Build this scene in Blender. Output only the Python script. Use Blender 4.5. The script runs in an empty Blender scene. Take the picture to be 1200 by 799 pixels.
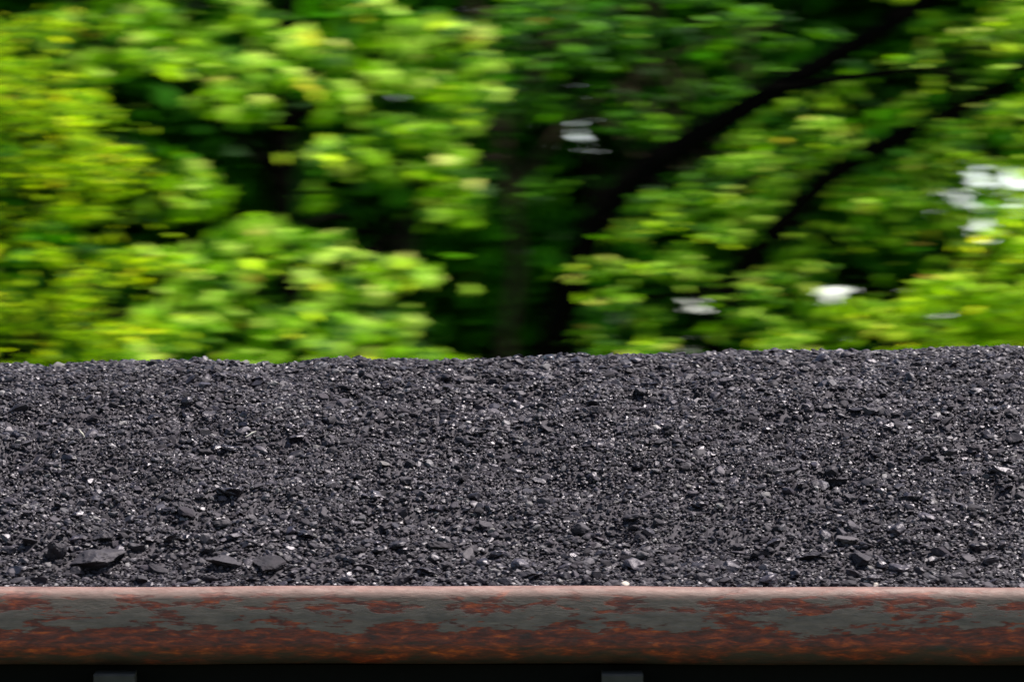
import bpy, math, random
import numpy as np

random.seed(7)
rng = np.random.default_rng(11)
sc = bpy.context.scene
col = sc.collection

# ------------------------------------------------------------------ camera
CAM = np.array([0.0, -15.0, 3.45])
PITCH = 0.02205
FOC, SENS = 270.0, 36.0
cd = bpy.data.cameras.new('camera')
cam = bpy.data.objects.new('camera', cd)
col.objects.link(cam)
sc.camera = cam
cam.location = CAM
cam.rotation_euler = (math.pi / 2 + PITCH, 0, 0)
cd.lens = FOC
cd.sensor_width = SENS
cd.clip_start = 0.1
cd.clip_end = 6000
cd.dof.use_dof = True
cd.dof.focus_distance = 15.7
cd.dof.aperture_fstop = 17.5
cd.dof.aperture_ratio = 0.16          # wide oval bokeh

# ------------------------------------------------------------------ light
SUN_TO = np.array([0.42, 0.03, 0.885])
SUN_TO /= np.linalg.norm(SUN_TO)
elev = math.asin(SUN_TO[2])
azim = math.atan2(SUN_TO[0], SUN_TO[1])       # from +Y towards +X
w = bpy.data.worlds.new('World')
sc.world = w
w.use_nodes = True
nt = w.node_tree
bg = nt.nodes['Background']
sky = nt.nodes.new('ShaderNodeTexSky')
sky.sky_type = 'NISHITA'
sky.sun_disc = False
sky.sun_elevation = elev
sky.sun_rotation = azim
sky.air_density = 1.0
sky.dust_density = 1.2
sky.ozone_density = 1.0
# bright thin cloud low over the horizon
tcw = nt.nodes.new('ShaderNodeTexCoord'); spw = nt.nodes.new('ShaderNodeSeparateXYZ')
nt.links.new(tcw.outputs['Generated'], spw.inputs[0])
rw_ = nt.nodes.new('ShaderNodeValToRGB')
rw_.color_ramp.elements[0].position = 0.0; rw_.color_ramp.elements[0].color = (3.2, 3.3, 3.5, 1)
rw_.color_ramp.elements[1].position = 0.22; rw_.color_ramp.elements[1].color = (1, 1, 1, 1)
nt.links.new(spw.outputs['Z'], rw_.inputs[0])
mw = nt.nodes.new('ShaderNodeMix'); mw.data_type = 'RGBA'; mw.blend_type = 'MULTIPLY'; mw.inputs[0].default_value = 1
nt.links.new(sky.outputs[0], mw.inputs[6]); nt.links.new(rw_.outputs[0], mw.inputs[7])
nt.links.new(mw.outputs[2], bg.inputs[0])
bg.inputs[1].default_value = 0.066
sd = bpy.data.lights.new('sun', 'SUN')
sd.energy = 5.0
sd.angle = math.radians(0.5)
sd.color = (1.0, 0.955, 0.88)
so = bpy.data.objects.new('sun', sd)
col.objects.link(so)
so.location = (10, 10, 40)
so.rotation_euler = (math.pi / 2 - elev, 0, math.pi - azim)
sc.view_settings.view_transform = 'Standard'
sc.view_settings.look = 'None'
sc.view_settings.gamma = 1.0
sc.view_settings.exposure = 1.26
sc.render.use_motion_blur = False
sc.cycles.use_denoising = True
sc.cycles.max_bounces = 8
sc.cycles.transparent_max_bounces = 4
sc.cycles.sample_clamp_indirect = 6.0


def at(px, py, d):
    """a world point seen in direction (px,py) of the 1200x799 picture, d metres away"""
    u = (px - 600) / 1200 * SENS / FOC
    v = -(py - 399.5) / 1200 * SENS / FOC
    c, s = math.cos(PITCH), math.sin(PITCH)
    return CAM + d * np.array([u, c - v * s, s + v * c])


# ------------------------------------------------------------------ helpers
def tag(o, label=None, cat=None, group=None, kind=None):
    if label: o['label'] = label
    if cat: o['category'] = cat
    if group: o['group'] = group
    if kind: o['kind'] = kind
    return o


def thing(name, label, cat, loc=(0, 0, 0), group=None):
    o = bpy.data.objects.new(name, None)
    o.empty_display_size = 0.2
    col.objects.link(o)
    o.location = tuple(float(c) for c in loc)
    return tag(o, label, cat, group)


def mesh_np(name, V, F, mat, parent=None, smooth=False):
    """V (n,3) array, F list of (m,k) integer arrays"""
    V = np.asarray(V, dtype=np.float32)
    if parent is not None:
        V = V - np.array(parent.location, dtype=np.float32)
    if not isinstance(F, list):
        F = [F]
    F = [np.asarray(f, dtype=np.int32) for f in F if len(f)]
    me = bpy.data.meshes.new(name)
    nl = sum(f.size for f in F)
    nf = sum(len(f) for f in F)
    me.vertices.add(len(V)); me.loops.add(nl); me.polygons.add(nf)
    me.vertices.foreach_set('co', V.ravel())
    me.loops.foreach_set('vertex_index', np.concatenate([f.ravel() for f in F]))
    tot = np.concatenate([np.full(len(f), f.shape[1], np.int32) for f in F])
    st = np.concatenate([[0], np.cumsum(tot)[:-1]]).astype(np.int32)
    me.polygons.foreach_set('loop_start', st)
    me.polygons.foreach_set('loop_total', tot)
    me.polygons.foreach_set('use_smooth', np.full(nf, smooth, dtype=bool))
    me.update(calc_edges=True)
    me.validate()
    o = bpy.data.objects.new(name, me)
    col.objects.link(o)
    if mat: me.materials.append(mat)
    if parent is not None: o.parent = parent
    return o


class MB:
    def __init__(s): s.V = []; s.Q = []; s.T = []; s.n = 0
    def add(s, V, Q=None, T=None):
        V = np.asarray(V, float)
        s.V.append(V)
        if Q is not None and len(Q): s.Q.append(np.asarray(Q) + s.n)
        if T is not None and len(T): s.T.append(np.asarray(T) + s.n)
        s.n += len(V)
    def box(s, x0, x1, y0, y1, z0, z1):
        V = [(x, y, z) for z in (z0, z1) for y in (y0, y1) for x in (x0, x1)]
        Q = [(0, 2, 3, 1), (4, 5, 7, 6), (0, 1, 5, 4), (2, 6, 7, 3), (0, 4, 6, 2), (1, 3, 7, 5)]
        s.add(V, Q)
    def tube(s, P, R, k=8, lump=0.0):
        P = np.asarray(P, float); n = len(P)
        R = np.broadcast_to(np.asarray(R, float), (n,))
        T = np.gradient(P, axis=0); T /= np.linalg.norm(T, axis=1)[:, None] + 1e-9
        ref = np.array([0.13, 1.0, 0.21]) if abs(T[0][1]) < .9 else np.array([1., .1, .2])
        V = []
        for p, t, r in zip(P, T, R):
            a = np.cross(t, ref); a /= np.linalg.norm(a); b = np.cross(t, a)
            for j in range(k):
                th = 2 * math.pi * j / k
                rr = r * (1 + lump * (rng.random() - .5))
                V.append(p + rr * (math.cos(th) * a + math.sin(th) * b))
        Q = [(i * k + j, i * k + (j + 1) % k, (i + 1) * k + (j + 1) % k, (i + 1) * k + j)
             for i in range(n - 1) for j in range(k)]
        c0 = len(V); V.append(P[0]); V.append(P[-1])
        Tn = [(c0, (j + 1) % k, j) for j in range(k)] + \
             [(c0 + 1, (n - 1) * k + j, (n - 1) * k + (j + 1) % k) for j in range(k)]
        s.add(V, Q, Tn)
    def lathe(s, prof, axis, c, k=24):
        """prof (offset along axis, radius)"""
        V = []
        for a, r in prof:
            for j in range(k):
                th = 2 * math.pi * j / k
                q = [0, 0, 0]; q[axis] = a
                q[(axis + 1) % 3] = r * math.cos(th); q[(axis + 2) % 3] = r * math.sin(th)
                V.append([q[i] + c[i] for i in range(3)])
        n = len(prof)
        Q = [(i * k + j, i * k + (j + 1) % k, (i + 1) * k + (j + 1) % k, (i + 1) * k + j)
             for i in range(n - 1) for j in range(k)]
        s.add(V, Q)
    def build(s, name, mat, parent=None, smooth=False):
        F = []
        if s.Q: F.append(np.concatenate(s.Q))
        if s.T: F.append(np.concatenate(s.T))
        return mesh_np(name, np.concatenate(s.V), F, mat, parent, smooth)


def vnoise(x, y, seed=0):
    """smooth value noise on arrays"""
    xi = np.floor(x).astype(np.int64); yi = np.floor(y).astype(np.int64)
    xf = x - xi; yf = y - yi
    xf = xf * xf * (3 - 2 * xf); yf = yf * yf * (3 - 2 * yf)
    def h(a, b):
        n = (a * 374761393 + b * 668265263 + seed * 974634777) & 0xffffffff
        n = ((n ^ (n >> 13)) * 1274126177) & 0xffffffff
        return ((n ^ (n >> 16)) & 0xffff) / 65535.0
    return (h(xi, yi) * (1 - xf) + h(xi + 1, yi) * xf) * (1 - yf) + \
           (h(xi, yi + 1) * (1 - xf) + h(xi + 1, yi + 1) * xf) * yf


def rot_random(n, tilt=None):
    """random rotation matrices (n,3,3)"""
    q = rng.normal(size=(n, 4)); q /= np.linalg.norm(q, axis=1)[:, None]
    a, b, c, d = q.T
    return np.stack([np.stack([1 - 2 * (c * c + d * d), 2 * (b * c - a * d), 2 * (b * d + a * c)], -1),
                     np.stack([2 * (b * c + a * d), 1 - 2 * (b * b + d * d), 2 * (c * d - a * b)], -1),
                     np.stack([2 * (b * d - a * c), 2 * (c * d + a * b), 1 - 2 * (b * b + c * c)], -1)], -2)


def frames(N, spin):
    """orthonormal frames with z axis N (n,3) and random spin"""
    N = N / np.linalg.norm(N, axis=1)[:, None]
    ref = np.where(np.abs(N[:, 2:3]) < .9, np.array([[0, 0, 1.]]), np.array([[1., 0, 0]]))
    A = np.cross(ref, N); A /= np.linalg.norm(A, axis=1)[:, None]
    B = np.cross(N, A)
    c, s = np.cos(spin)[:, None], np.sin(spin)[:, None]
    return np.stack([A * c + B * s, -A * s + B * c, N], -1)     # columns are axes


# ------------------------------------------------------------------ materials
def newmat(name):
    m = bpy.data.materials.new(name); m.use_nodes = True
    t = m.node_tree
    b = t.nodes['Principled BSDF']
    return m, t, b


def N(t, typ, **kw):
    n = t.nodes.new(typ)
    for k, v in kw.items(): setattr(n, k, v)
    return n


def ramp(t, stops, src=None, interp='LINEAR'):
    r = N(t, 'ShaderNodeValToRGB')
    r.color_ramp.interpolation = interp
    e = r.color_ramp.elements
    while len(e) < len(stops): e.new(0.5)
    for el, (p, c) in zip(e, stops):
        el.position = p
        el.color = (c, c, c, 1) if isinstance(c, (int, float)) else (*c, 1)
    if src is not None: t.links.new(src, r.inputs[0])
    return r


def noise(t, vec, scale, detail=4, rough=.6, dist=0.0):
    n = N(t, 'ShaderNodeTexNoise')
    n.inputs['Scale'].default_value = scale
    n.inputs['Detail'].default_value = detail
    n.inputs['Roughness'].default_value = rough
    n.inputs['Distortion'].default_value = dist
    t.links.new(vec, n.inputs['Vector'])
    return n


def mapped(t, scale=(1, 1, 1), out='Object'):
    tc = N(t, 'ShaderNodeTexCoord'); mp = N(t, 'ShaderNodeMapping')
    mp.inputs['Scale'].default_value = scale
    t.links.new(tc.outputs[out], mp.inputs['Vector'])
    return mp.outputs[0]


def mix(t, fac, a, b, mode='MIX'):
    m = N(t, 'ShaderNodeMix', data_type='RGBA', blend_type=mode)
    for sock, v in ((m.inputs[0], fac), (m.inputs[6], a), (m.inputs[7], b)):
        if isinstance(v, (int, float)): sock.default_value = v
        elif isinstance(v, tuple): sock.default_value = (*v, 1)
        else: t.links.new(v, sock)
    return m.outputs[2]


def math_(t, op, a, b=None, clamp=False):
    m = N(t, 'ShaderNodeMath', operation=op, use_clamp=clamp)
    for i, v in enumerate((a, b)):
        if v is None: continue
        if isinstance(v, (int, float)): m.inputs[i].default_value = v
        else: t.links.new(v, m.inputs[i])
    return m.outputs[0]


def mat_coal(name, island=True, tone=1.0, warm=False):
    m, t, b = newmat(name)
    g = N(t, 'ShaderNodeNewGeometry'); oi = N(t, 'ShaderNodeObjectInfo')
    rnd = g.outputs['Random Per Island'] if island else oi.outputs['Random']
    c = ramp(t, [(0.0, tuple(tone * k for k in (.0012, .0009, .0014))), (.55, tuple(tone * k for k in (.0044, .0032, .0050))),
                 (.88, tuple(tone * k for k in (.025, .0205, .026))), (.965, tuple(tone * k for k in (.050, .047, .050))),
                 (1.0, tuple(tone * k for k in (.13, .12, .115)))], rnd)
    v = mapped(t)
    n1 = noise(t, v, 60, 5, .65)
    dust = ramp(t, [(.45, 0.0), (.75, .4)], n1.outputs[0])
    cc = mix(t, dust.outputs[0], c.outputs[0], (.028, .020, .025))
    t.links.new(cc, b.inputs['Base Color'])
    # roughness varies from dull dust to glassy cleat faces
    r2 = math_(t, 'FRACT', math_(t, 'MULTIPLY', rnd, 37.3))
    rr = ramp(t, [(0.0, .27), (.10, .37), (.4, .50), (1.0, .9)], r2)
    n2 = noise(t, v, 300, 3, .6)
    r3 = math_(t, 'ADD', rr.outputs[0], math_(t, 'MULTIPLY', n2.outputs[0], .12))
    t.links.new(r3, b.inputs['Roughness'])
    b.inputs['Specular IOR Level'].default_value = .50
    b.inputs['Specular Tint'].default_value = (.96, .89, 1, 1)
    bp = N(t, 'ShaderNodeBump'); bp.inputs['Strength'].default_value = .5; bp.inputs['Distance'].default_value = .0015
    n4 = noise(t, v, 220, 6, .7)
    t.links.new(n4.outputs[0], bp.inputs['Height'])
    t.links.new(bp.outputs[0], b.inputs['Normal'])
    return m


def mat_plain(name, c, rough=.6, metal=0.0, var=.25, scale=8, bump=0.0):
    m, t, b = newmat(name)
    v = mapped(t)
    n = noise(t, v, scale, 6, .65)
    r = ramp(t, [(.25, tuple(k * (1 - var) for k in c)), (.75, tuple(k * (1 + var) for k in c))], n.outputs[0])
    t.links.new(r.outputs[0], b.inputs['Base Color'])
    b.inputs['Roughness'].default_value = rough
    b.inputs['Metallic'].default_value = metal
    if bump:
        bp = N(t, 'ShaderNodeBump'); bp.inputs['Strength'].default_value = .6; bp.inputs['Distance'].default_value = bump
        t.links.new(n.outputs[0], bp.inputs['Height']); t.links.new(bp.outputs[0], b.inputs['Normal'])
    return m


def mat_leaf(name, dark, light, young, trans=.5, yellow=0.03):
    m, t, b = newmat(name)
    g = N(t, 'ShaderNodeNewGeometry')
    c = ramp(t, [(0.0, tuple(.6 * k for k in dark)), (.30, dark), (.60, light), (.90, young), (1 - yellow, tuple(min(.62, k * 1.35 + .02) for k in young)), (1.0, (.40, .22, .04))], g.outputs['Random Per Island'])
    t.links.new(c.outputs[0], b.inputs['Base Color'])
    b.inputs['Roughness'].default_value = .5
    b.inputs['Specular IOR Level'].default_value = .06
    tr = N(t, 'ShaderNodeBsdfTranslucent')
    sat = mix(t, 1.0, c.outputs[0], (2.0, 1.9, 0.5), 'MULTIPLY')
    t.links.new(sat, tr.inputs[0])
    ms = N(t, 'ShaderNodeMixShader'); ms.inputs[0].default_value = trans
    t.links.new(b.outputs[0], ms.inputs[1]); t.links.new(tr.outputs[0], ms.inputs[2])
    t.links.new(ms.outputs[0], t.nodes['Material Output'].inputs[0])
    return m


M_COAL = mat_coal('coal_crushed')
M_LUMP = mat_coal('coal_lump', island=False)
M_BARK = mat_plain('bark', (.003, .0026, .0022), .9, var=.5, scale=14, bump=.02)
M_BARK2 = mat_plain('grey_brown_bark', (.035, .026, .018), .9, var=.5, scale=14, bump=.02)
M_BLACK = mat_plain('black_car_paint', (.0022, .0022, .0022), .95, var=.4, scale=5)
M_BLACK.node_tree.nodes['Principled BSDF'].inputs['Specular IOR Level'].default_value = .1
M_STAKE = mat_plain('worn_stake_steel', (.030, .027, .024), .85, var=.35, scale=30)
M_STEEL = mat_plain('wheel_steel', (.12, .09, .075), .5, .6)
M_PALE = mat_plain('pale_stone', (.42, .36, .31), .8, var=.3, scale=60)
for m_ in (M_STAKE,): m_.node_tree.nodes['Principled BSDF'].inputs['Specular IOR Level'].default_value = .25
M_WOOD = mat_plain('weathered_wood', (.40, .37, .32), .8, var=.2, scale=90)
M_MAPLE = mat_leaf('maple_leaves', (.035, .12, .001), (.19, .40, .001), (.50, .68, .10), .5, .01)
M_FINE = mat_leaf('locust_leaves', (.07, .15, .001), (.23, .42, .001), (.46, .62, .003), .5, .012)
M_RIGHT = mat_leaf('ash_leaves', (.035, .12, .001), (.13, .32, .001), (.44, .64, .07), .5, .01)
M_YEL = mat_leaf('lime_leaves', (.10, .20, .002), (.22, .42, .002), (.44, .62, .03), .55, .01)
for m_ in (M_BARK, M_BARK2): m_.node_tree.nodes['Principled BSDF'].inputs['Specular IOR Level'].default_value = .0
M_SHADE = mat_leaf('shade_toned_leaves', (.007, .042, .0005), (.022, .10, .0005), (.09, .26, .004), .4, .005)  # shade of this foliage is put into the darker leaf colours
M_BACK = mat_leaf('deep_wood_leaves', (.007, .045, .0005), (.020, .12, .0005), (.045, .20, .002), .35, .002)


def mat_chord():
    """top rail: worn oxide with sunlit paleness painted along the top, grey-green paint, rust breaking through"""
    m, t, b = newmat('weathered_top_rail')
    tc = N(t, 'ShaderNodeTexCoord'); sp = N(t, 'ShaderNodeSeparateXYZ')
    t.links.new(tc.outputs['Object'], sp.inputs[0])
    z = sp.outputs['Z']                 # 0 at the top, -0.15 at the bottom
    vs = mapped(t, (.8, 1.0, 3.4))
    vl = mapped(t, (1.0, 1.0, 5.0))
    nb = noise(t, vs, 7, 7, .62, .3)
    nf = noise(t, vs, 34, 6, .7, .2)
    ns = noise(t, vl, 8, 6, .65, .3)
    # wobbling height
    zz = math_(t, 'ADD', z, math_(t, 'MULTIPLY', math_(t, 'SUBTRACT', nb.outputs[0], .5), .11))
    h = math_(t, 'MULTIPLY', zz, -1 / .15)           # 0 top .. 1 bottom
    # paint colour
    pn = noise(t, vs, 22, 6, .7)
    paint = ramp(t, [(.3, (.052, .038, .031)), (.6, (.125, .087, .071)), (.8, (.19, .140, .115))], pn.outputs[0])
    rn = noise(t, vs, 26, 6, .72, .4)
    rust = ramp(t, [(.34, (.022, .006, .004)), (.47, (.075, .009, .003)), (.57, (.17, .020, .003)), (.68, (.42, .070, .004)), (.76, (.30, .12, .04))], rn.outputs[0])
    # amount of rust by height
    amt = ramp(t, [(0.0, .42), (.15, .49), (.23, .545), (.32, .485), (.46, .465), (.54, .52), (.62, .64), (.90, .68), (1.0, .60)], h)
    thr = math_(t, 'ADD', math_(t, 'MULTIPLY', ns.outputs[0], .68), math_(t, 'MULTIPLY', nf.outputs[0], .32))
    k = math_(t, 'SUBTRACT', math_(t, 'ADD', thr, amt.outputs[0]), .995)
    mk = ramp(t, [(.0, 0.0), (.035, 1.0)], k)
    c = mix(t, mk.outputs[0], paint.outputs[0], rust.outputs[0])
    # shade of the rail's underside painted as darker colour on the lowest lip
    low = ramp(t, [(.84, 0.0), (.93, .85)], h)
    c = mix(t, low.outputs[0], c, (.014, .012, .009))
    # worn oxide on the rounded top, its sunlit pale pink painted in
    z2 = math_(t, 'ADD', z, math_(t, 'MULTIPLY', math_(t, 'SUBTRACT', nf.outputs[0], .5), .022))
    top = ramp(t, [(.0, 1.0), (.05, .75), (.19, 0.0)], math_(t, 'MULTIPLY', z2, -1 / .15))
    ox_sunlit = ramp(t, [(.35, (.085, .034, .026)), (.65, (.20, .112, .095))], rn.outputs[0])
    c = mix(t, top.outputs[0], c, ox_sunlit.outputs[0])
    # a few thin dark vertical dribbles and scratches
    vv = mapped(t, (14, 1, .9)); dr = noise(t, vv, 3.2, 3, .5)
    drm = ramp(t, [(.66, 0.0), (.72, .35)], dr.outputs[0])
    c = mix(t, drm.outputs[0], c, (.03, .016, .010))
    sc1 = noise(t, mapped(t, (2.2, 1, 22)), 5.5, 4, .55, .5)
    scm = ramp(t, [(.70, 0.0), (.735, .55)], sc1.outputs[0])
    c = mix(t, scm.outputs[0], c, (.20, .16, .125))
    t.links.new(c, b.inputs['Base Color'])
    rr = ramp(t, [(.3, .45), (.7, .78)], nf.outputs[0])
    t.links.new(rr.outputs[0], b.inputs['Roughness'])
    bp = N(t, 'ShaderNodeBump'); bp.inputs['Strength'].default_value = .5; bp.inputs['Distance'].default_value = .003
    hh = math_(t, 'SUBTRACT', nf.outputs[0], math_(t, 'MULTIPLY', mk.outputs[0], .25))
    t.links.new(hh, bp.inputs['Height']); t.links.new(bp.outputs[0], b.inputs['Normal'])
    return m


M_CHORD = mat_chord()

# ------------------------------------------------------------------ ground
m, t, b = newmat('rough_grass_ground')
v = mapped(t)
n = noise(t, v, .6, 8, .7)
r = ramp(t, [(.3, (.030, .045, .012)), (.6, (.06, .085, .02)), (.8, (.10, .085, .045))], n.outputs[0])
t.links.new(r.outputs[0], b.inputs['Base Color']); b.inputs['Roughness'].default_value = .95
gx = np.concatenate([[-3000, -600, -150], np.linspace(-60, 60, 41), [150, 600, 3000]])
gy = np.concatenate([[-3000, -600, -100], np.linspace(-40, 100, 57), [200, 700, 3000]])
X, Y = np.meshgrid(gx, gy, indexing='ij')
Z = -.9 + .5 * vnoise(X * .12, Y * .12, 3) + .15 * vnoise(X * .5, Y * .5, 4)
near = np.clip(1 - np.abs(Y - 1.5) / 5, 0, 1)
Z = Z * (1 - near) + near * -.75
V = np.stack([X, Y, Z], -1).reshape(-1, 3)
ni, nj = X.shape
I = np.arange((ni - 1) * (nj - 1)); a = (I // (nj - 1)) * nj + I % (nj - 1)
g = mesh_np('ground', V, np.stack([a, a + nj, a + nj + 1, a + 1], -1), m, smooth=True)
tag(g, 'rough grassy ground below the trees', 'ground', kind='structure')
M_BALLAST = mat_plain('ballast', (.07, .065, .06), .9, var=.5, scale=25, bump=.03)
mb = MB()
mb.add([(-40, -1.9, -.9), (40, -1.9, -.9), (40, -.1, -.2), (-40, -.1, -.2), (-40, 3.2, -.2), (40, 3.2, -.2), (-40, 5, -.9), (40, 5, -.9)],
       [(0, 1, 2, 3), (3, 2, 5, 4), (4, 5, 7, 6)])
tag(mb.build('railway_bed', M_BALLAST), 'stone ballast bed under the rail car', 'track bed', kind='structure')
mb = MB()
for yy in (.82, 2.26):
    mb.box(-40, 40, yy - .036, yy + .036, -.06, 0.0)
    mb.box(-40, 40, yy - .010, yy + .010, -.15, -.06)
    mb.box(-40, 40, yy - .07, yy + .07, -.17, -.15)
tag(mb.build('railway_track', M_STEEL), 'steel rails under the rail car', 'track', kind='structure')

# ------------------------------------------------------------------ rail car
TOP = 3.30
CW = 3.08                      # width over the top rails
XL, XR = -6.4, 7.0
car = thing('coal_car', 'open-top coal rail car with rusty grey green top rail', 'rail car', (0, 0, 0))


def chord_profile():
    pts = []
    def arc(cy, cz, r, a0, a1, n):
        for i in range(n):
            a = math.radians(a0 + (a1 - a0) * i / (n - 1))
            pts.append((cy + r * math.cos(a), cz + r * math.sin(a)))
    # y inward, z relative to the top; starts at the lower back and runs round the outside
    arc(.044, -.106, .044, 270, 180, 12)
    arc(.026, -.024, .026, 176, 92, 10)
    arc(.098, -.022, .022, 90, 0, 6)
    pts.append((.12, -.15))
    return pts


def make_chord(y0, sgn):
    pr = chord_profile()
    xs = np.linspace(XL, XR, 269)
    Vv = []
    for x in xs:
        w1 = .0016 * math.sin(x * 2.3 + 1) + .0012 * math.sin(x * 7.1)
        w2 = .0012 * math.sin(x * 3.7 + 2) + .0008 * math.sin(x * 11.3)
        for (py, pz) in pr:
            Vv.append((x, y0 + sgn * (py + w1), pz + w2 - .0008 * (x > 0) * x))
    k = len(pr)
    Q = [(i * k + j, i * k + (j + 1) % k, (i + 1) * k + (j + 1) % k, (i + 1) * k + j)
         for i in range(len(xs) - 1) for j in range(k)]
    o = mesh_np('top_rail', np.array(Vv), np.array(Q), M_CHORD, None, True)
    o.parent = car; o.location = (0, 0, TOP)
    return o


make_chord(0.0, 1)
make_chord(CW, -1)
for (yy, sg) in ((.092, 1), (CW - .092, -1)):
    mb = MB(); mb.box(XL, XR, min(yy, yy + sg * .012), max(yy, yy + sg * .012), 1.05, TOP - .152)
    mb.build('side_sheet', M_BLACK, car)
    mb = MB(); mb.box(XL, XR, min(yy - sg * .06, yy - sg * .002), max(yy - sg * .06, yy - sg * .002), .92, 1.12)
    mb.build('side_sill', M_BLACK, car)
# stakes
def stake(x, y0, sg):
    mb = MB()
    zt = TOP - .169
    w_ = .040
    ya, yb = y0, y0 + sg * .088
    pts = [(ya, 1.13), (ya, zt - .004), (ya + sg * .004, zt), (yb, zt + .006), (yb, 1.13)]
    Vv = [(x - w_, p, q) for p, q in pts] + [(x + w_, p, q) for p, q in pts]
    n_ = 5
    Q = [(i, (i + 1) % n_, n_ + (i + 1) % n_, n_ + i) for i in range(n_)]
    mb.add(Vv, Q)
    mb.add(Vv[:5], T=[(0, 2, 1), (0, 3, 2), (0, 4, 3)])
    mb.add(Vv[5:], T=[(0, 1, 2), (0, 2, 3), (0, 3, 4)])
    mb.build('side_stake', M_STAKE, car)
P0 = (134 - 600) / 600.0
P1 = (729.5 - 600) / 600.0
stp = P1 - P0
k0 = -5
for i in range(k0, 7):
    stake(P0 + i * stp, 0.002, 1)
    stake(P0 + i * stp, CW - .002, -1)
for xx in (XL, XR - .012):
    mb = MB(); mb.box(xx, xx + .012, .106, CW - .106, 1.0, TOP - .15); mb.build('end_sheet', M_BLACK, car)
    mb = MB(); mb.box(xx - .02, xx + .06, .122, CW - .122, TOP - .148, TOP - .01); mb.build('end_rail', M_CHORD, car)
mb = MB(); mb.box(XL + .02, XR - .02, .11, CW - .11, 1.0, 1.05); mb.build('floor_sheet', M_BLACK, car)
mb = MB(); mb.box(XL - .5, XR + .5, 1.34, 1.74, .72, .998); mb.build('centre_sill', M_BLACK, car)
for xc in (XL + 1.9, XR - 1.9):
    mb = MB()
    for yy in (.45, 2.53):
        mb.box(xc - 1.15, xc + 1.15, yy, yy + .1, .52, .68)
        mb.box(xc - .45, xc + .45, yy + .005, yy + .095, .28, .518)
    mb.box(xc - .2, xc + .2, .56, 2.52, .42, .715)
    tr = mb.build('truck_frame', M_BLACK, car)
    for dx in (-.88, .88):
        mb = MB()
        for yy, s_ in ((.80, 1), (2.28, -1)):
            mb.lathe([(-.07, .0), (-.07, .40), (.07, .415), (.07, .02)] if s_ == 1 else [(-.07, .02), (-.07, .415), (.07, .40), (.07, 0)], 1, (xc + dx, yy, .415))
        mb.lathe([(-.74, .07), (.74, .07)], 1, (xc + dx, 1.54, .415), 16)
        mb.build('wheelset', M_STEEL, car, smooth=False)

# ------------------------------------------------------------------ coal heap
YN, YF = .115, CW - .115


def crest_z(x):
    px = np.asarray(x) * 600 / 1.08 + 600
    py = np.interp(px, [-900, 0, 200, 400, 560, 700, 900, 1200, 2300], [452, 434, 427.5, 425, 419.5, 417, 413.5, 411.5, 422])
    # height needed at about y = 1.45 (16.45 m from the camera)
    return CAM[2] + 16.45 * (PITCH - (py - 399.5) / 1200 * SENS / FOC)


def heap(x, y):
    x = np.asarray(x, float); y = np.asarray(y, float)
    s = np.clip((y - YN) / (1.47 - YN), 0, None)
    s2 = np.clip((YF - y) / (YF - 1.47), 0, None)
    q = np.where(y < 1.47, s, s2)
    prof = np.sin(np.clip(q, 0, 1) * math.pi / 2) ** 1.0 * .35 + .65 * (q - .22 * q ** 4) / .78
    z0 = TOP - .012
    z = z0 + (crest_z(x) - z0) * prof
    dmp = np.clip(np.minimum(q * 6, 1), 0, 1) * (1 - .55 * np.clip((q - .82) / .15, 0, 1))
    z = z + dmp * (.045 * (vnoise(x * 2.2, y * 2.6, 1) - .5) + .03 * (vnoise(x * 6, y * 7, 2) - .5))
    z = z + dmp * .026 * (vnoise(x * 15, y * 19, 5) - .5) + dmp * .010 * (vnoise(x * 38, y * 44, 15) - .5)
    endf = np.clip(np.minimum(x - XL - .02, XR - .02 - x) / 1.6, 0, 1)
    return z0 - .3 + (z - z0 + .3) * (1 - (1 - endf) ** 2)


xs = np.concatenate([np.arange(XL + .02, -1.6, .03), np.arange(-1.6, 1.6, .006), np.arange(1.6, XR - .02, .03)])
ys = np.concatenate([np.arange(YN, 1.75, .007), np.arange(1.75, YF, .04), [YF]])
X, Y = np.meshgrid(xs, ys, indexing='ij')
Zb = heap(X, Y) - .003 + .006 * (vnoise(X * 90, Y * 90, 6) - .5) + .005 * (rng.random(X.shape) - .5)
Vb = np.stack([X, Y, Zb], -1).reshape(-1, 3)
ni, nj = X.shape
I = np.arange((ni - 1) * (nj - 1)); a = (I // (nj - 1)) * nj + I % (nj - 1)
base_T = np.concatenate([np.stack([a, a + nj, a + nj + 1], -1), np.stack([a, a + nj + 1, a + 1], -1)])

# unit solids
ph = (1 + 5 ** .5) / 2
ICO_V = np.array([(-1, ph, 0), (1, ph, 0), (-1, -ph, 0), (1, -ph, 0), (0, -1, ph), (0, 1, ph), (0, -1, -ph), (0, 1, -ph),
                  (ph, 0, -1), (ph, 0, 1), (-ph, 0, -1), (-ph, 0, 1)]) / math.sqrt(1 + ph * ph)
ICO_F = np.array([(0, 11, 5), (0, 5, 1), (0, 1, 7), (0, 7, 10), (0, 10, 11), (1, 5, 9), (5, 11, 4), (11, 10, 2), (10, 7, 6), (7, 1, 8),
                  (3, 9, 4), (3, 4, 2), (3, 2, 6), (3, 6, 8), (3, 8, 9), (4, 9, 5), (2, 4, 11), (6, 2, 10), (8, 6, 7), (9, 8, 1)])


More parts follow.
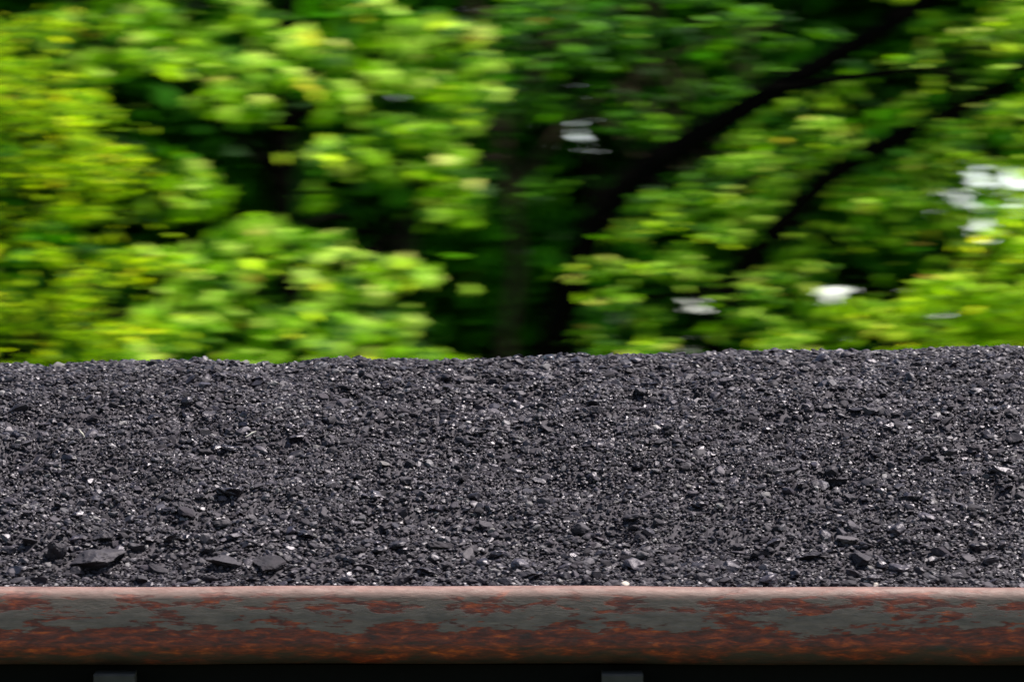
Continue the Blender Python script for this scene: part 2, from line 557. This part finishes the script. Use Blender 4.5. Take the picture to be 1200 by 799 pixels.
def subdiv(V, F):
    V = list(map(tuple, V)); cache = {}; out = []
    def mid(a, b):
        k = (min(a, b), max(a, b))
        if k not in cache:
            p = (np.array(V[a]) + np.array(V[b])) / 2; p /= np.linalg.norm(p)
            cache[k] = len(V); V.append(tuple(p))
        return cache[k]
    for a, b, c in F:
        ab, bc, ca = mid(a, b), mid(b, c), mid(c, a)
        out += [(a, ab, ca), (b, bc, ab), (c, ca, bc), (ab, bc, ca)]
    return np.array(V), np.array(out)


ICO2_V, ICO2_F = subdiv(ICO_V, ICO_F)
ICO3_V, ICO3_F = subdiv(ICO2_V, ICO2_F)
ICO4_V, ICO4_F = subdiv(ICO3_V, ICO3_F)


def rocks(n, UV, cuts, rough=.0):
    """n chiselled stones (n,m,3), each a sphere cut by random planes"""
    m_ = len(UV)
    P = np.broadcast_to(UV, (n, m_, 3)).copy()
    P *= (1 + rough * (rng.random((n, m_, 1)) - .5))
    for _ in range(cuts):
        d = rng.normal(size=(n, 1, 3)); d /= np.linalg.norm(d, axis=2, keepdims=True)
        h = rng.uniform(.38, .82, (n, 1))
        dot = (P * d).sum(-1)
        ex = np.clip(dot - h, 0, None)
        P -= ex[..., None] * d
    P /= np.abs(P).max(axis=(1, 2), keepdims=True)
    P *= np.stack([rng.uniform(.75, 1.25, n), rng.uniform(.6, 1.0, n), rng.uniform(.38, .75, n)], -1)[:, None, :]
    R = frames(np.stack([rng.normal(0, .38, n), rng.normal(0, .38, n) - .12, np.ones(n)], -1), rng.uniform(0, 6.3, n))
    return np.einsum('nij,nmj->nmi', R, P)


def scatter(n, x0, x1, ymax=1.7):
    x = rng.uniform(x0, x1, n); y = rng.uniform(YN + .01, ymax, n)
    return x, y


VV = [Vb]; TT = [base_T]; nv = len(Vb)


def put(x, y, r, UV, UF, cuts, rough, sink=.25):
    global nv
    n = len(x)
    P = rocks(n, UV, cuts, rough) * r[:, None, None]
    hz = heap(x, y) + r * (.45 - sink) * .6
    P += np.stack([x, y, hz], -1)[:, None, :]
    P[..., 1] = np.maximum(P[..., 1], YN + .002)
    P[..., 1] = np.minimum(P[..., 1], YF)
    VV.append(P.reshape(-1, 3))
    TT.append((UF[None] + (np.arange(n) * len(UV))[:, None, None]).reshape(-1, 3) + nv)
    nv += n * len(UV)


# fine chips everywhere in the stretch in view, thinner further along the car
x, y = scatter(215000, -1.75, 1.75)
keep = rng.random(len(x)) < .55 + .45 * (vnoise(x * 5, y * 8, 8) > .45)
x, y = x[keep], y[keep]
r = np.clip(rng.lognormal(math.log(.0043), .33, len(x)), .0022, .011)
put(x, y, r, ICO_V, ICO_F, 2, .7)
# middling chips
x, y = scatter(27000, -1.75, 1.75)
pk = .08 + 1.0 * vnoise(x * 3.5, y * 7, 9) ** 1.4 + .2 * (y < .5)
keep = rng.random(len(x)) < pk
x, y = x[keep], y[keep]
r = np.clip(rng.lognormal(math.log(.0076), .38, len(x)), .005, .019)
put(x, y, r, ICO2_V, ICO2_F, 5, .25)
# crumbs and dust that have spilled on to the inner edge of the rail
n = 420
x = rng.uniform(-1.7, 1.7, n); x = np.where(vnoise(x * 9, x * 0, 31) > .42, x, x + .12)
r = np.clip(rng.lognormal(math.log(.0030), .40, n), .0015, .009)
P = rocks(n, ICO_V, 2, .7) * r[:, None, None]
P += np.stack([x, rng.uniform(.078, .113, n), TOP - .0008 * np.clip(x, 0, None) + r * .35], -1)[:, None, :]
VV.append(P.reshape(-1, 3)); TT.append((ICO_F[None] + (np.arange(n) * 12)[:, None, None]).reshape(-1, 3) + nv); nv += n * 12
# the rest of the load
x = np.concatenate([rng.uniform(XL + .05, -1.75, 22000), rng.uniform(1.75, XR - .05, 24000)])
y = rng.uniform(YN + .01, YF - .01, len(x))
put(x, y, rng.uniform(.008, .02, len(x)), ICO_V, ICO_F, 2, .7)
x = rng.uniform(-1.75, 1.75, 9000); y = rng.uniform(1.7, YF - .01, 9000)
put(x, y, rng.uniform(.007, .014, len(x)), ICO_V, ICO_F, 2, .7)
load = mesh_np('coal_load', np.concatenate(VV), np.concatenate(TT), M_COAL)
tag(load, 'heap of crushed black coal filling the open rail car', 'coal', kind='stuff')

# ---- the larger lumps, each a thing
def on_heap(px, py):
    """heap point seen at a pixel"""
    d0 = at(px, py, 1.0) - CAM
    lo = 15.1
    for k in range(400):
        dd = lo + k * .005
        p = CAM + d0 * dd
        if p[1] > YN and p[2] <= heap(p[0], p[1]): break
    return p[0], p[1]


def lump(x, y, rw, rh, label, mat=M_LUMP, spin=None, group='larger coal lumps in the load', name='coal_lump', cat='coal lump', cuts=9):
    big = rw > .024
    UV, UF = (ICO4_V, ICO4_F) if big else (ICO3_V, ICO3_F)
    P = rocks(1, UV, cuts + 7 if big else cuts, 0.0)[0]
    sd_ = int(rng.integers(1, 9999))
    def nz(f, k_): return vnoise(P[:, 0] * f + 50 + P[:, 2] * f * .7, P[:, 1] * f + 50 - P[:, 2] * f * .6, sd_ + k_) - .5
    # stepped, layered fracture and crumbly faces
    P *= (1 + .34 * nz(2.3, 1) + .20 * np.round(nz(4.5, 2) * 4) / 4 + .10 * nz(9, 3) + (.06 * nz(19, 4) if big else 0))[:, None]
    P /= np.abs(P[:, 0]).max()
    P = P * np.array([rw, rw * rng.uniform(.7, 1.0), 1])
    P[:, 2] *= rh / np.abs(P[:, 2]).max()
    o = mesh_np(name, P, UF, mat)
    o.location = (float(x), float(y), float(heap(x, y) + rh * .36))
    return tag(o, label, cat, group)


M_GREYL = mat_plain('dull_grey_coal', (.0115, .0095, .0118), .7, var=.35, scale=70, bump=.003)
M_GREYW = mat_plain('pale_grey_shale', (.046, .040, .043), .75, var=.3, scale=70, bump=.003)
for m_ in (M_GREYL, M_GREYW):
    b_ = m_.node_tree.nodes['Principled BSDF']; b_.inputs['Specular IOR Level'].default_value = .4; b_.inputs['Specular Tint'].default_value = (.96, .89, 1, 1)
named = [  # px, py of the centre, half width and half height in pixels, label
    (112, 657, 34, 17, 'biggest coal lump, at the lower left near the rusty rail', M_GREYL),
    (64, 648, 14, 15, 'upright dark lump just left of the biggest coal lump', M_GREYL),
    (90, 671, 9, 8, 'bluish grey lump low in front of the biggest coal lump', M_GREYL),
    (262, 659, 20, 9, 'wedge-shaped coal lump with a lit sloping top, lower left', M_GREYL),
    (319, 660, 23, 11, 'wide black lump right of the wedge-shaped lump near the rail', M_LUMP),
    (203, 631, 11, 8, 'dark coal lump above and left of the wedge-shaped lump', M_LUMP),
    (240, 632, 11, 9, 'black coal lump directly above the wedge-shaped lump', M_LUMP),
    (272, 577, 18, 7, 'flat pointed coal lump alone in fine coal, left of centre', M_LUMP),
    (294, 608, 8, 7, 'bluish black coal lump below the flat pointed lump', M_LUMP),
    (122, 630, 14, 7, 'low dull lump just above the biggest coal lump', M_GREYL),
    (22, 667, 13, 7, 'black coal lump at the left end beside the rusty rail', M_LUMP),
    (20, 683, 11, 6, 'grey lump touching the rusty rail at the far left', M_GREYL),
    (272, 527, 16, 5, 'long low black lump in the left middle of the heap', M_LUMP),
    (246, 486, 11, 6, 'tilted black lump in the upper left of the heap', M_LUMP),
    (205, 458, 12, 5, 'pale-topped flat lump near the crest at the left', M_GREYW),
    (548, 446, 11, 7, 'slanting flat pale lump near the crest at the centre', M_GREYW),
    (995, 632, 15, 10, 'pale grey rounded lump at the lower right', M_GREYW),
    (1012, 656, 14, 11, 'dark grey lump right below the pale grey rounded one', M_GREYL),
    (953, 653, 21, 7, 'wide flat-topped lump over a black hollow, lower right', M_GREYL),
    (890, 650, 14, 6, 'flat slab of coal left of the flat-topped lump', M_LUMP),
    (1103, 648, 14, 8, 'black lump with a bright corner at the lower right', M_LUMP),
    (1068, 583, 14, 5, 'flat dull lump in the right middle of the heap', M_GREYL),
    (975, 565, 18, 6, 'flat brownish grey slab in the right middle', M_GREYL),
    (1172, 552, 16, 7, 'large black lump at the right edge of the heap', M_LUMP),
    (940, 427, 10, 4, 'flat pale slab just under the crest at the right', M_GREYW),
    (1186, 484, 9, 6, 'grey lump near the right edge under the crest', M_GREYL),
    (745, 663, 13, 10, 'pyramid-shaped coal lump with a lit right flank, lower centre', M_LUMP),
    (780, 657, 12, 9, 'brownish lump right of the pyramid-shaped one', M_GREYL),
    (660, 667, 12, 8, 'black coal lump left of the pyramid-shaped one', M_LUMP),
    (612, 662, 13, 8, 'black lump over a dark hollow at the lower centre', M_LUMP),
    (550, 652, 8, 11, 'grey upright stone between fine coal, lower centre', M_GREYW),
    (515, 640, 17, 6, 'long black lump left of the upright grey stone', M_LUMP),
    (430, 665, 16, 6, 'flat black lump near the rail, left of centre', M_LUMP),
    (620, 673, 16, 6, 'low dull slab resting close to the rail at the centre', M_GREYL),
]
used = []
for (px, py, hw, hh, lab, mt) in named:
    x, y = on_heap(px, min(py + hh * .4, 684))
    used.append((x, y, hw / 550))
    lump(x, y, hw / 555, hh / 620, lab, mt)
ROWS = ['just under the crest', 'in the upper heap', 'at mid height of the heap', 'in the lower heap', 'just above the rusty rail']
COLS = ['at the far left', 'towards the left', 'left of centre', 'just left of centre', 'just right of centre', 'right of centre', 'towards the right', 'at the far right']
ORD = ['first', 'second', 'third', 'fourth', 'fifth', 'sixth', 'seventh', 'eighth', 'ninth', 'tenth']
cells = {}
tries = 0
n_l = 0
while n_l < 190 and tries < 4000:
    tries += 1
    py = 684 - 262 * random.random() ** 1.45
    px = random.uniform(8, 1192)
    key = (min(4, int((py - 420) / 53)), int(px / 150))
    if len(cells.get(key, [])) >= 9: continue
    x, y = on_heap(px, py)
    rw = random.uniform(.0115, .021) * (1.12 if py > 600 else .9)
    if any((x - a) ** 2 + (y - b_) ** 2 < (c_ + rw) ** 2 for a, b_, c_ in used): continue
    used.append((x, y, rw))
    cells.setdefault(key, []).append((px, x, y, rw))
    n_l += 1
for key in sorted(cells):
    for k_, (px, x, y, rw) in enumerate(sorted(cells[key])):
        lump(x, y, rw, rw * random.uniform(.4, .7), '%s black coal lump from left, %s, %s' % (ORD[k_], ROWS[key[0]], COLS[key[1]]),
             random.choice([M_LUMP, M_LUMP, M_LUMP, M_GREYL]), cuts=7)

# pale crumbs caught on the edge of the rail
for (px, r_, lab) in ((732, .0105, 'whitish crumb of stone on the rail edge right of centre'),
                      (1028, .0085, 'small pale crumb of stone on the rail edge at the right')):
    xw = (px - 600) / 600
    P = rocks(1, ICO2_V, 5, .2)[0] * r_
    o = mesh_np('stone_crumb', P, ICO2_F, M_PALE)
    o.location = (xw, .09, TOP + r_ * .35)
    tag(o, lab, 'stone', 'pale stone crumbs on the rail')
# splinters of wood
for (px, py, L, ang, lab) in ((294, 517, .026, .5, 'short pale splinter of wood lying on the coal at the left'),
                              (96, 516, .022, -1.0, 'pale upright sliver of wood on the coal at the far left')):
    x, y = on_heap(px, py)
    mb = MB()
    d = np.array([math.cos(ang), .15, math.sin(ang) * .9]) * L / 2
    P = [d * k_ + np.array([0, 0, .0012 * math.sin(3 * k_)]) for k_ in (-1, -.4, .2, 1)]
    mb.tube(P, [.0006, .0019, .0022, .0007], 5)
    o = mb.build('wood_splinter', M_WOOD)
    o.location = (float(x), float(y) - .005, float(heap(x, y)) + .014)
    tag(o, lab, 'splinter', 'wood splinters on the coal')

# ------------------------------------------------------------------ trees
# leaf shapes in the XY plane, growing along +Y from the stalk at the origin
def star_leaf():
    rim = [(0, 0), (.22, .05), (.50, -.02), (.36, .28), (.62, .48), (.30, .52), (.24, .72), (0, 1.0),
           (-.24, .72), (-.30, .52), (-.62, .48), (-.36, .28), (-.50, -.02), (-.22, .05)]
    V = [(0, .36, 0)] + [(x, y, -.22 * abs(x) - .10 * y * y) for x, y in rim]
    n = len(rim)
    return np.array(V), np.array([(0, 1 + i, 1 + (i + 1) % n) for i in range(n)])


def oval_leaf(wd=.3):
    V = [(0, 0, 0), (wd, .35, -.08), (wd * .8, .7, -.12), (0, 1, -.2), (-wd * .8, .7, -.12), (-wd, .35, -.08), (0, .5, .02)]
    T = [(6, 0, 1), (6, 1, 2), (6, 2, 3), (6, 3, 4), (6, 4, 5), (6, 5, 0)]
    return np.array(V), np.array(T)


def quad_leaf(wd=.33):
    V = [(0, 0, 0), (wd, .45, -.08), (0, 1, -.1), (-wd, .45, -.08)]
    return np.array(V), np.array([(0, 1, 2), (0, 2, 3)])


STAR, OVAL, SLIM, RHOM = star_leaf(), oval_leaf(.3), oval_leaf(.2), quad_leaf()


def leaf_mesh(C, Nn, size, shape):
    V0, F0 = shape
    n = len(C)
    R = frames(Nn, rng.uniform(0, 6.3, n))
    P = np.einsum('nij,mj->nmi', R, V0) * size[:, None, None] + C[:, None, :]
    F = F0[None] + (np.arange(n) * len(V0))[:, None, None]
    return P.reshape(-1, 3), F.reshape(-1, 3)


def spray_leaves(centres, radii, dens, flat=.5, up=(0, -.55, .8), spread=.5, size=(.09, .15)):
    """leaves in small layered tiers round each centre"""
    C, NN, S = [], [], []
    for c, r in zip(centres, radii):
        n = max(4, int(dens * r * r))
        tiers = max(2, int(r / .10))
        tc = rng.normal(0, .42, (tiers, 3)) * r * np.array([1, .9, flat * 1.3])
        k = rng.integers(0, tiers, n)
        off = rng.normal(0, .36, (n, 3)) * r * np.array([1, 1, .18])
        wide = rng.random(n) < .28
        off[wide] *= np.array([2.1, 1.6, 2.8])
        off[:, 2] -= .35 * np.hypot(off[:, 0], off[:, 1])       # tiers droop at their ends
        p = c + tc[k] + off
        nn = np.array(up) + rng.normal(0, spread, (n, 3)) + .5 * off / r
        C.append(p); NN.append(nn); S.append(rng.uniform(*size, n))
    return np.concatenate(C), np.concatenate(NN), np.concatenate(S)


GAPS = [(1150, 202, 11), (1174, 210, 7), (1198, 218, 12), (1108, 231, 9), (1146, 262, 11), (1164, 284, 8), (1094, 254, 6), (1186, 243, 5),
        (972, 346, 9), (988, 340, 12), (1006, 345, 11), (1022, 339, 6), (1060, 338, 10), (1100, 371, 8), (1118, 366, 6),
        (816, 340, 5), (812, 357, 6), (834, 374, 7), (799, 399, 7), (686, 179, 8), (655, 95, 6),
        (693, 145, 5), (596, 208, 5), (705, 250, 4), (1030, 402, 8)]
VIEW = np.array([0, 1.0, PITCH])


def open_gaps(C, NN, S, near=False):
    """the crowns part here and let the sky through"""
    d = C - CAM
    dist = d[:, 1]
    px = d[:, 0] / dist * FOC / SENS * 1200 + 600
    py = 399.5 - (d[:, 2] / dist - PITCH) * FOC / SENS * 1200
    ok = np.ones(len(C), bool)
    lr = S * .5 / dist * FOC / SENS * 1200
    for gx_, gy_, gr in GAPS:
        ok &= ((px - gx_) / 1.7) ** 2 + (py - gy_) ** 2 > ((gr * .8 + lr * .45) if near else (gr + lr * .55)) ** 2
    if near: ok |= rng.random(len(C)) < np.where((px > 1080) & (py < 320), .24, .03)
    return C[ok], NN[ok], S[ok]


def curve(P, n=24):
    """smooth curve through points"""
    P = np.asarray(P, float); k = len(P)
    tt = np.linspace(0, k - 1, n); out = []
    for t_ in tt:
        i = min(int(t_), k - 2); f = t_ - i
        p0, p1, p2, p3 = P[max(i - 1, 0)], P[i], P[i + 1], P[min(i + 2, k - 1)]
        out.append(.5 * ((2 * p1) + (-p0 + p2) * f + (2 * p0 - 5 * p1 + 4 * p2 - p3) * f * f + (-p0 + 3 * p1 - 3 * p2 + p3) * f ** 3))
    return np.array(out)


def tree(name, label, cat, trunk_pts, trunk_r, limbs, sprays, radii, dens, shape, lmat, bmat=M_BARK,
         size=(.09, .15), flat=.5, up=(0, -.55, .8), spread=.5, gaps=True, group=None, extra=None, twigs=True):
    base = np.array(trunk_pts[0], float)
    root = thing(name, label, cat, base, group)
    tp = curve(trunk_pts, 28)
    mb = MB(); mb.tube(tp, np.interp(np.linspace(0, 1, 28), [0, .08, .5, 1], [trunk_r[0] * 1.35, trunk_r[0], (trunk_r[0] + trunk_r[1]) / 2, trunk_r[1]]), 12, .12)
    mb.build('trunk', bmat, root, True)
    nodes = [tp]
    for (pts, r0, r1) in limbs:
        lp = curve(pts, 18)
        mb = MB(); mb.tube(lp, np.linspace(r0, r1, 18), 9, .12); mb.build('branch', bmat, root, True)
        nodes.append(lp)
    nodes = np.concatenate(nodes)
    C, NN, S = spray_leaves(sprays, radii, dens, flat, up, spread, size)
    if extra is not None:
        C = np.concatenate([C, extra[0]]); NN = np.concatenate([NN, extra[1]]); S = np.concatenate([S, extra[2]])
    if gaps: C, NN, S = open_gaps(C, NN, S, base[1] < 30)
    V, F = leaf_mesh(C, NN, S, shape)
    FF = [F]; nt_ = 0
    if twigs:
        mb = MB()
        for c, r in zip(sprays, radii):
            j = np.argmin(np.linalg.norm((nodes - c) * [1, .6, 1], axis=1))
            a_ = nodes[j]
            midp = (a_ + c) / 2 + np.array([0, 0, .10 * np.linalg.norm(c - a_)])
            L = np.linalg.norm(c - a_)
            mb.tube(curve([a_, midp, c, c + (c - midp) * .25 - [0, 0, .05]], 9), np.linspace(min(.028, .010 + .006 * L), .004, 9), 5)
        FF = [F, np.concatenate(mb.Q) + len(V)]
        nt_ = len(FF[1])
        V = np.concatenate([V, np.concatenate(mb.V)])
    cr = mesh_np('crown', V, FF, lmat, root)
    cr.data.materials.append(bmat)
    if nt_:
        mi = np.zeros(len(cr.data.polygons), np.int32); mi[-nt_:] = 1
        cr.data.polygons.foreach_set('material_index', mi)
    return root


D = 40.0
def P_(lst, d): return [at(a_[0], a_[1], d + (a_[2] if len(a_) > 2 else 0)) for a_ in lst]
def ground_pt(px, d): p = at(px, 600, d); return np.array([p[0], p[1], -.6])

# --- left centre: broad-leaved maple whose lit sprays fill the left half
SP = [(60, 25, .26), (130, 15, .30), (190, 60, .26), (215, 35, .26), (300, 20, .30), (280, 80, .28), (330, 100, .26), (420, 25, .28),
      (452, 58, .30), (485, 40, .26), (545, 62, .24), (412, 118, .24), (470, 95, .28), (540, 125, .26), (290, 118, .2), (370, 168, .2),
      (430, 165, .22), (452, 192, .22), (505, 152, .24), (520, 208, .22), (533, 238, .20), (240, 212, .22), (222, 232, .2),
      (312, 250, .24), (340, 272, .25), (280, 290, .25), (385, 292, .26), (208, 312, .2), (232, 332, .26), (300, 340, .28),
      (340, 372, .28), (385, 335, .25), (470, 308, .22), (430, 360, .24), (462, 372, .24), (250, 374, .26), (300, 402, .26),
      (400, 392, .28), (200, 395, .24), (130, 408, .22), (362, 225, .15), (160, 30, .2), (90, 70, .2), (560, 30, .2), (180, 355, .2),
      (350, 60, .2), (490, 420, .2), (370, 440, .3), (250, 450, .3), (150, 450, .3), (450, 460, .3), (510, 180, .2), (395, 70, .25)]
rs = random.Random(3)
spr = [at(a_, b_, D + .75 - b_ / 400 * 1.6 + rs.uniform(-.35, .35)) for a_, b_, c_ in SP]
rad = [c_ * .74 for *_, c_ in SP]
for k in range(40):      # the unseen rest of the crown, above and to the sides
    a_, b_ = rs.uniform(-100, 560), rs.choice([rs.uniform(-420, -60), rs.uniform(480, 900)])
    spr.append(at(a_, b_, D + (rs.uniform(.9, 2.4) if b_ < 0 else rs.uniform(0, 1.8)))); rad.append(rs.uniform(.25, .4))
tb = ground_pt(352, D + 1.2)
tree('maple_tree', 'broad-leaved tree with bright sunlit sprays left of centre above the coal', 'tree',
     [tb, at(350, 700, D + 1.2), at(345, 420, D + 1.3), at(330, 200, D + 1.3), at(345, -100, D + 1.4), at(330, -500, D + 1.4)], (.13, .03),
     [([at(346, 430, D + 1.2), at(420, 330, D + .8), at(500, 230, D + .3)], .04, .01),
      ([at(338, 330, D + 1.2), at(240, 290, D + .7), at(190, 330, D + .2)], .04, .01),
      ([at(333, 150, D + 1.2), at(430, 90, D + .8), at(540, 50, D + .3)], .04, .01),
      ([at(333, 220, D + 1.2), at(230, 120, D + .8), at(100, 40, D + .3)], .035, .01)],
     spr, rad, 1250, STAR, M_MAPLE, size=(.055, .115), flat=.6, spread=.42, up=(0, -.8, .6))

# --- far left: fine-leaved tree, yellow-green, in front
DL = 37.0
spr, rad = [], []
for k in range(46):
    a_ = rs.uniform(-150, 150) - 8; b_ = rs.uniform(70, 470)
    if a_ > 60 + 100 * (b_ - 70) / 330 + 30: continue
    spr.append(at(a_, b_, DL + rs.uniform(-.6, .8))); rad.append(rs.uniform(.13, .22))
for a_, b_ in ((15, 20), (30, 60), (-30, -40), (-60, 30), (10, 100), (100, 170), (120, 200), (140, 190), (110, 230), (60, 180), (130, 300), (90, 390), (150, 380), (60, 130)):
    spr.append(at(a_, b_, DL + rs.uniform(-.5, .5))); rad.append(.22)
for k in range(45):
    spr.append(at(rs.uniform(-600, 40), rs.uniform(-500, 900), DL + rs.uniform(.9, 2.6))); rad.append(.35)
tree('locust_tree', 'fine-leaved yellow-green tree at the left edge', 'tree',
     [ground_pt(-160, DL + .8), at(-150, 600, DL + .8), at(-130, 200, DL + .9), at(-150, -200, DL + .9), at(-120, -600, DL + .9)], (.12, .03),
     [([at(-140, 400, DL + .8), at(-40, 300, DL + .5), at(90, 220, DL + .1)], .035, .008),
      ([at(-145, 500, DL + .8), at(-20, 430, DL + .5), at(120, 370, DL + .1)], .035, .008)],
     spr, rad, 3000, SLIM, M_FINE, size=(.03, .07), flat=.40, spread=.5)

# --- the leaning tree whose dark trunk sweeps up to the right
DC = 41.5
tk = [ground_pt(640, DC), at(641, 640, DC), at(650, 420, DC), at(668, 340, DC), at(700, 262, DC), at(748, 205, DC), at(815, 162, DC), at(905, 108, DC),
      at(990, 60, DC), at(1065, 15, DC), at(1180, -80, DC + .2), at(1260, -220, DC + .3)]
SPR = [(760, 222, .18), (830, 222, .2), (792, 248, .2), (850, 200, .18), (722, 312, .18), (762, 322, .2), (705, 352, .15), (800, 290, .2), (735, 270, .15),
       (880, 170, .2), (945, 152, .24), (960, 110, .2), (1000, 90, .24), (1015, 50, .24), (1075, 60, .2), (1140, 30, .24), (1175, 60, .24), (1110, 90, .2),
       (870, 350, .22), (905, 330, .22), (850, 385, .2), (740, 385, .2), (770, 360, .18), (900, 390, .22), (940, 370, .22), (830, 320, .15),
       (1060, 120, .2), (1130, 140, .24), (1170, 130, .24), (1090, 180, .22), (1010, 210, .2), (1040, 230, .2), (870, 235, .18), (905, 210, .15), (940, 200, .14),
       (985, 170, .15), (820, 270, .18), (860, 280, .16), (690, 385, .14), (960, 60, .15), (1100, 20, .2), (1180, 10, .24), (780, 420, .25), (900, 430, .25),
       (1130, 214, .07), (1168, 234, .07), (1124, 250, .07), (1186, 262, .08), (1098, 217, .06), (1170, 190, .06)]
def off_trunk(a_, b_):
    return min(math.hypot(a_ - u_, b_ - v_) for u_, v_ in zip(np.interp(np.linspace(0, 1, 40), np.linspace(0, 1, 9), [641, 650, 668, 700, 748, 815, 905, 990, 1065]),
                                                               np.interp(np.linspace(0, 1, 40), np.linspace(0, 1, 9), [640, 420, 340, 262, 205, 162, 108, 60, 15]))) > 32
SPR = [q_ for q_ in SPR if off_trunk(q_[0], q_[1])]
spr = [at(a_, b_, DC + .1 - b_ / 400 * 1.0 + rs.uniform(-.3, .3)) for a_, b_, c_ in SPR]
rad = [c_ * .85 for *_, c_ in SPR]
for k in range(34):
    spr.append(at(rs.uniform(950, 1700), rs.uniform(-500, -110), DC + rs.uniform(.6, 2.5))); rad.append(rs.uniform(.25, .38))
tree('leaning_tree', 'leaning tree with a dark trunk sweeping up to the right', 'tree',
     tk, (.112, .032),
     [([at(700, 262, DC), at(690, 170, DC + .3), at(660, 60, DC + .5), at(640, -100, DC + .6)], .014, .006),
      ([at(905, 108, DC), at(1000, 90, DC - .4), at(1100, 80, DC - .7)], .025, .008),
      ([at(748, 205, DC), at(800, 220, DC - .4), at(860, 225, DC - .7)], .02, .006),
      ([at(662, 360, DC), at(720, 350, DC - .4), at(800, 345, DC - .7)], .02, .006)],
     spr, rad, 1600, OVAL, M_RIGHT, size=(.045, .09), flat=.5, spread=.48)

# --- second dark stem to its right
DE = 41.2
tk = [ground_pt(815, DE), at(820, 620, DE), at(838, 400, DE), at(872, 312, DE), at(925, 255, DE), at(975, 205, DE), at(1040, 168, DE), at(1110, 135, DE), at(1220, 60, DE), at(1300, -150, DE)]
spr = [at(rs.uniform(880, 1150), rs.uniform(90, 420), DE + rs.uniform(.35, 1.3)) for k in range(26)]
rad = [rs.uniform(.16, .26) for _ in spr]
for k in range(22):
    spr.append(at(rs.uniform(1000, 1700), rs.uniform(-500, -100), DE + rs.uniform(0, 2))); rad.append(.34)
tree('bent_tree', 'thinner bent dark tree right of the leaning trunk', 'tree', tk, (.085, .034),
     [([at(925, 255, DE), at(930, 180, DE + .2), at(900, 90, DE + .4)], .022, .008)],
     spr, rad, 1000, OVAL, M_RIGHT, size=(.055, .10), spread=.5)

# --- lower right: yellow-green lime
DR = 38.5
spr, rad = [], []
for k in range(60):
    a_ = rs.uniform(1000, 1330); b_ = rs.uniform(250, 470)
    if b_ < 420 - (a_ - 960) * .75: continue
    spr.append(at(a_, b_, DR + rs.uniform(-.5, .9))); rad.append(rs.uniform(.16, .27))
for k in range(60):
    spr.append(at(rs.uniform(1250, 1750), rs.uniform(-150, 800), DR + rs.uniform(.6, 2))); rad.append(.33)
tree('lime_tree', 'glowing yellow-green tree at the lower right beside the white sky gaps', 'tree',
     [ground_pt(1330, DR + 1), at(1320, 600, DR + 1), at(1300, 350, DR + 1), at(1330, 100, DR + 1), at(1320, -150, DR + 1)], (.11, .03),
     [([at(1310, 420, DR + 1), at(1220, 360, DR + .6), at(1090, 330, DR)], .03, .007),
      ([at(1312, 500, DR + 1), at(1200, 440, DR + .6), at(1060, 400, DR)], .03, .007)],
     spr, rad, 1700, OVAL, M_YEL, size=(.05, .095), spread=.45, up=(.2, -.6, .75))

# --- a pale stem deep in the shade left of the leaning trunk
DS = 44.5
spr = [at(rs.uniform(530, 680), rs.uniform(10, 210), DS + rs.uniform(-.3, .8)) for k in range(16)]
spr += [at(rs.uniform(560, 910), rs.uniform(-50, 230), DS + rs.uniform(-.4, .8)) for k in range(48)]
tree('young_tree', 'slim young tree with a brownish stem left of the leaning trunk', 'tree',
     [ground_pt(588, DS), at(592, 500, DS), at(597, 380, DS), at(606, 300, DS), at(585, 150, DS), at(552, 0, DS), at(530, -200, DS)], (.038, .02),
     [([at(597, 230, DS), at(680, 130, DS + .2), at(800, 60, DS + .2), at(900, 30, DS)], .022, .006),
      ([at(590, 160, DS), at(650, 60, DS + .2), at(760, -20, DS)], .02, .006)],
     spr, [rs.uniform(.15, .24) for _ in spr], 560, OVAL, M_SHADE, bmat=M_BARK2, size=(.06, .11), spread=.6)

# --- the dense dark wood behind: separate trees, one behind and beside the other
WOOD = [(-360, 51, 'tall dark tree in the wood, farthest left'),
        (-40, 50, 'dense dark tree behind the fine-leaved tree at the left'),
        (240, 52, 'dense shaded tree behind the sunlit maple sprays'),
        (520, 50.5, 'dense dark tree in the shade between the maple and the leaning trunk'),
        (780, 52, 'dark tree filling the shade above the leaning trunk'),
        (1040, 50.5, 'shaded tree behind the thinner bent stem at the right'),
        (1320, 52, 'shaded tree behind the glowing lower right foliage'),
        (1640, 51, 'tall dark tree in the wood, farthest right')]
for (px, d, lab) in WOOD:
    b0 = ground_pt(px, d)
    n_sp = 330
    spr, rad = [], []
    for k in range(n_sp):
        th = rs.uniform(0, 2 * math.pi); rr = 1.9 * math.sqrt(rs.random()); h = rs.uniform(.3, 10.5)
        fall = 1.0 if h < 8 else (1 - (h - 8) / 4)
        spr.append(b0 + np.array([rr * math.cos(th) * fall * 1.0, rr * math.sin(th) * fall * 1.3, h])); rad.append(rs.uniform(.42, .62))
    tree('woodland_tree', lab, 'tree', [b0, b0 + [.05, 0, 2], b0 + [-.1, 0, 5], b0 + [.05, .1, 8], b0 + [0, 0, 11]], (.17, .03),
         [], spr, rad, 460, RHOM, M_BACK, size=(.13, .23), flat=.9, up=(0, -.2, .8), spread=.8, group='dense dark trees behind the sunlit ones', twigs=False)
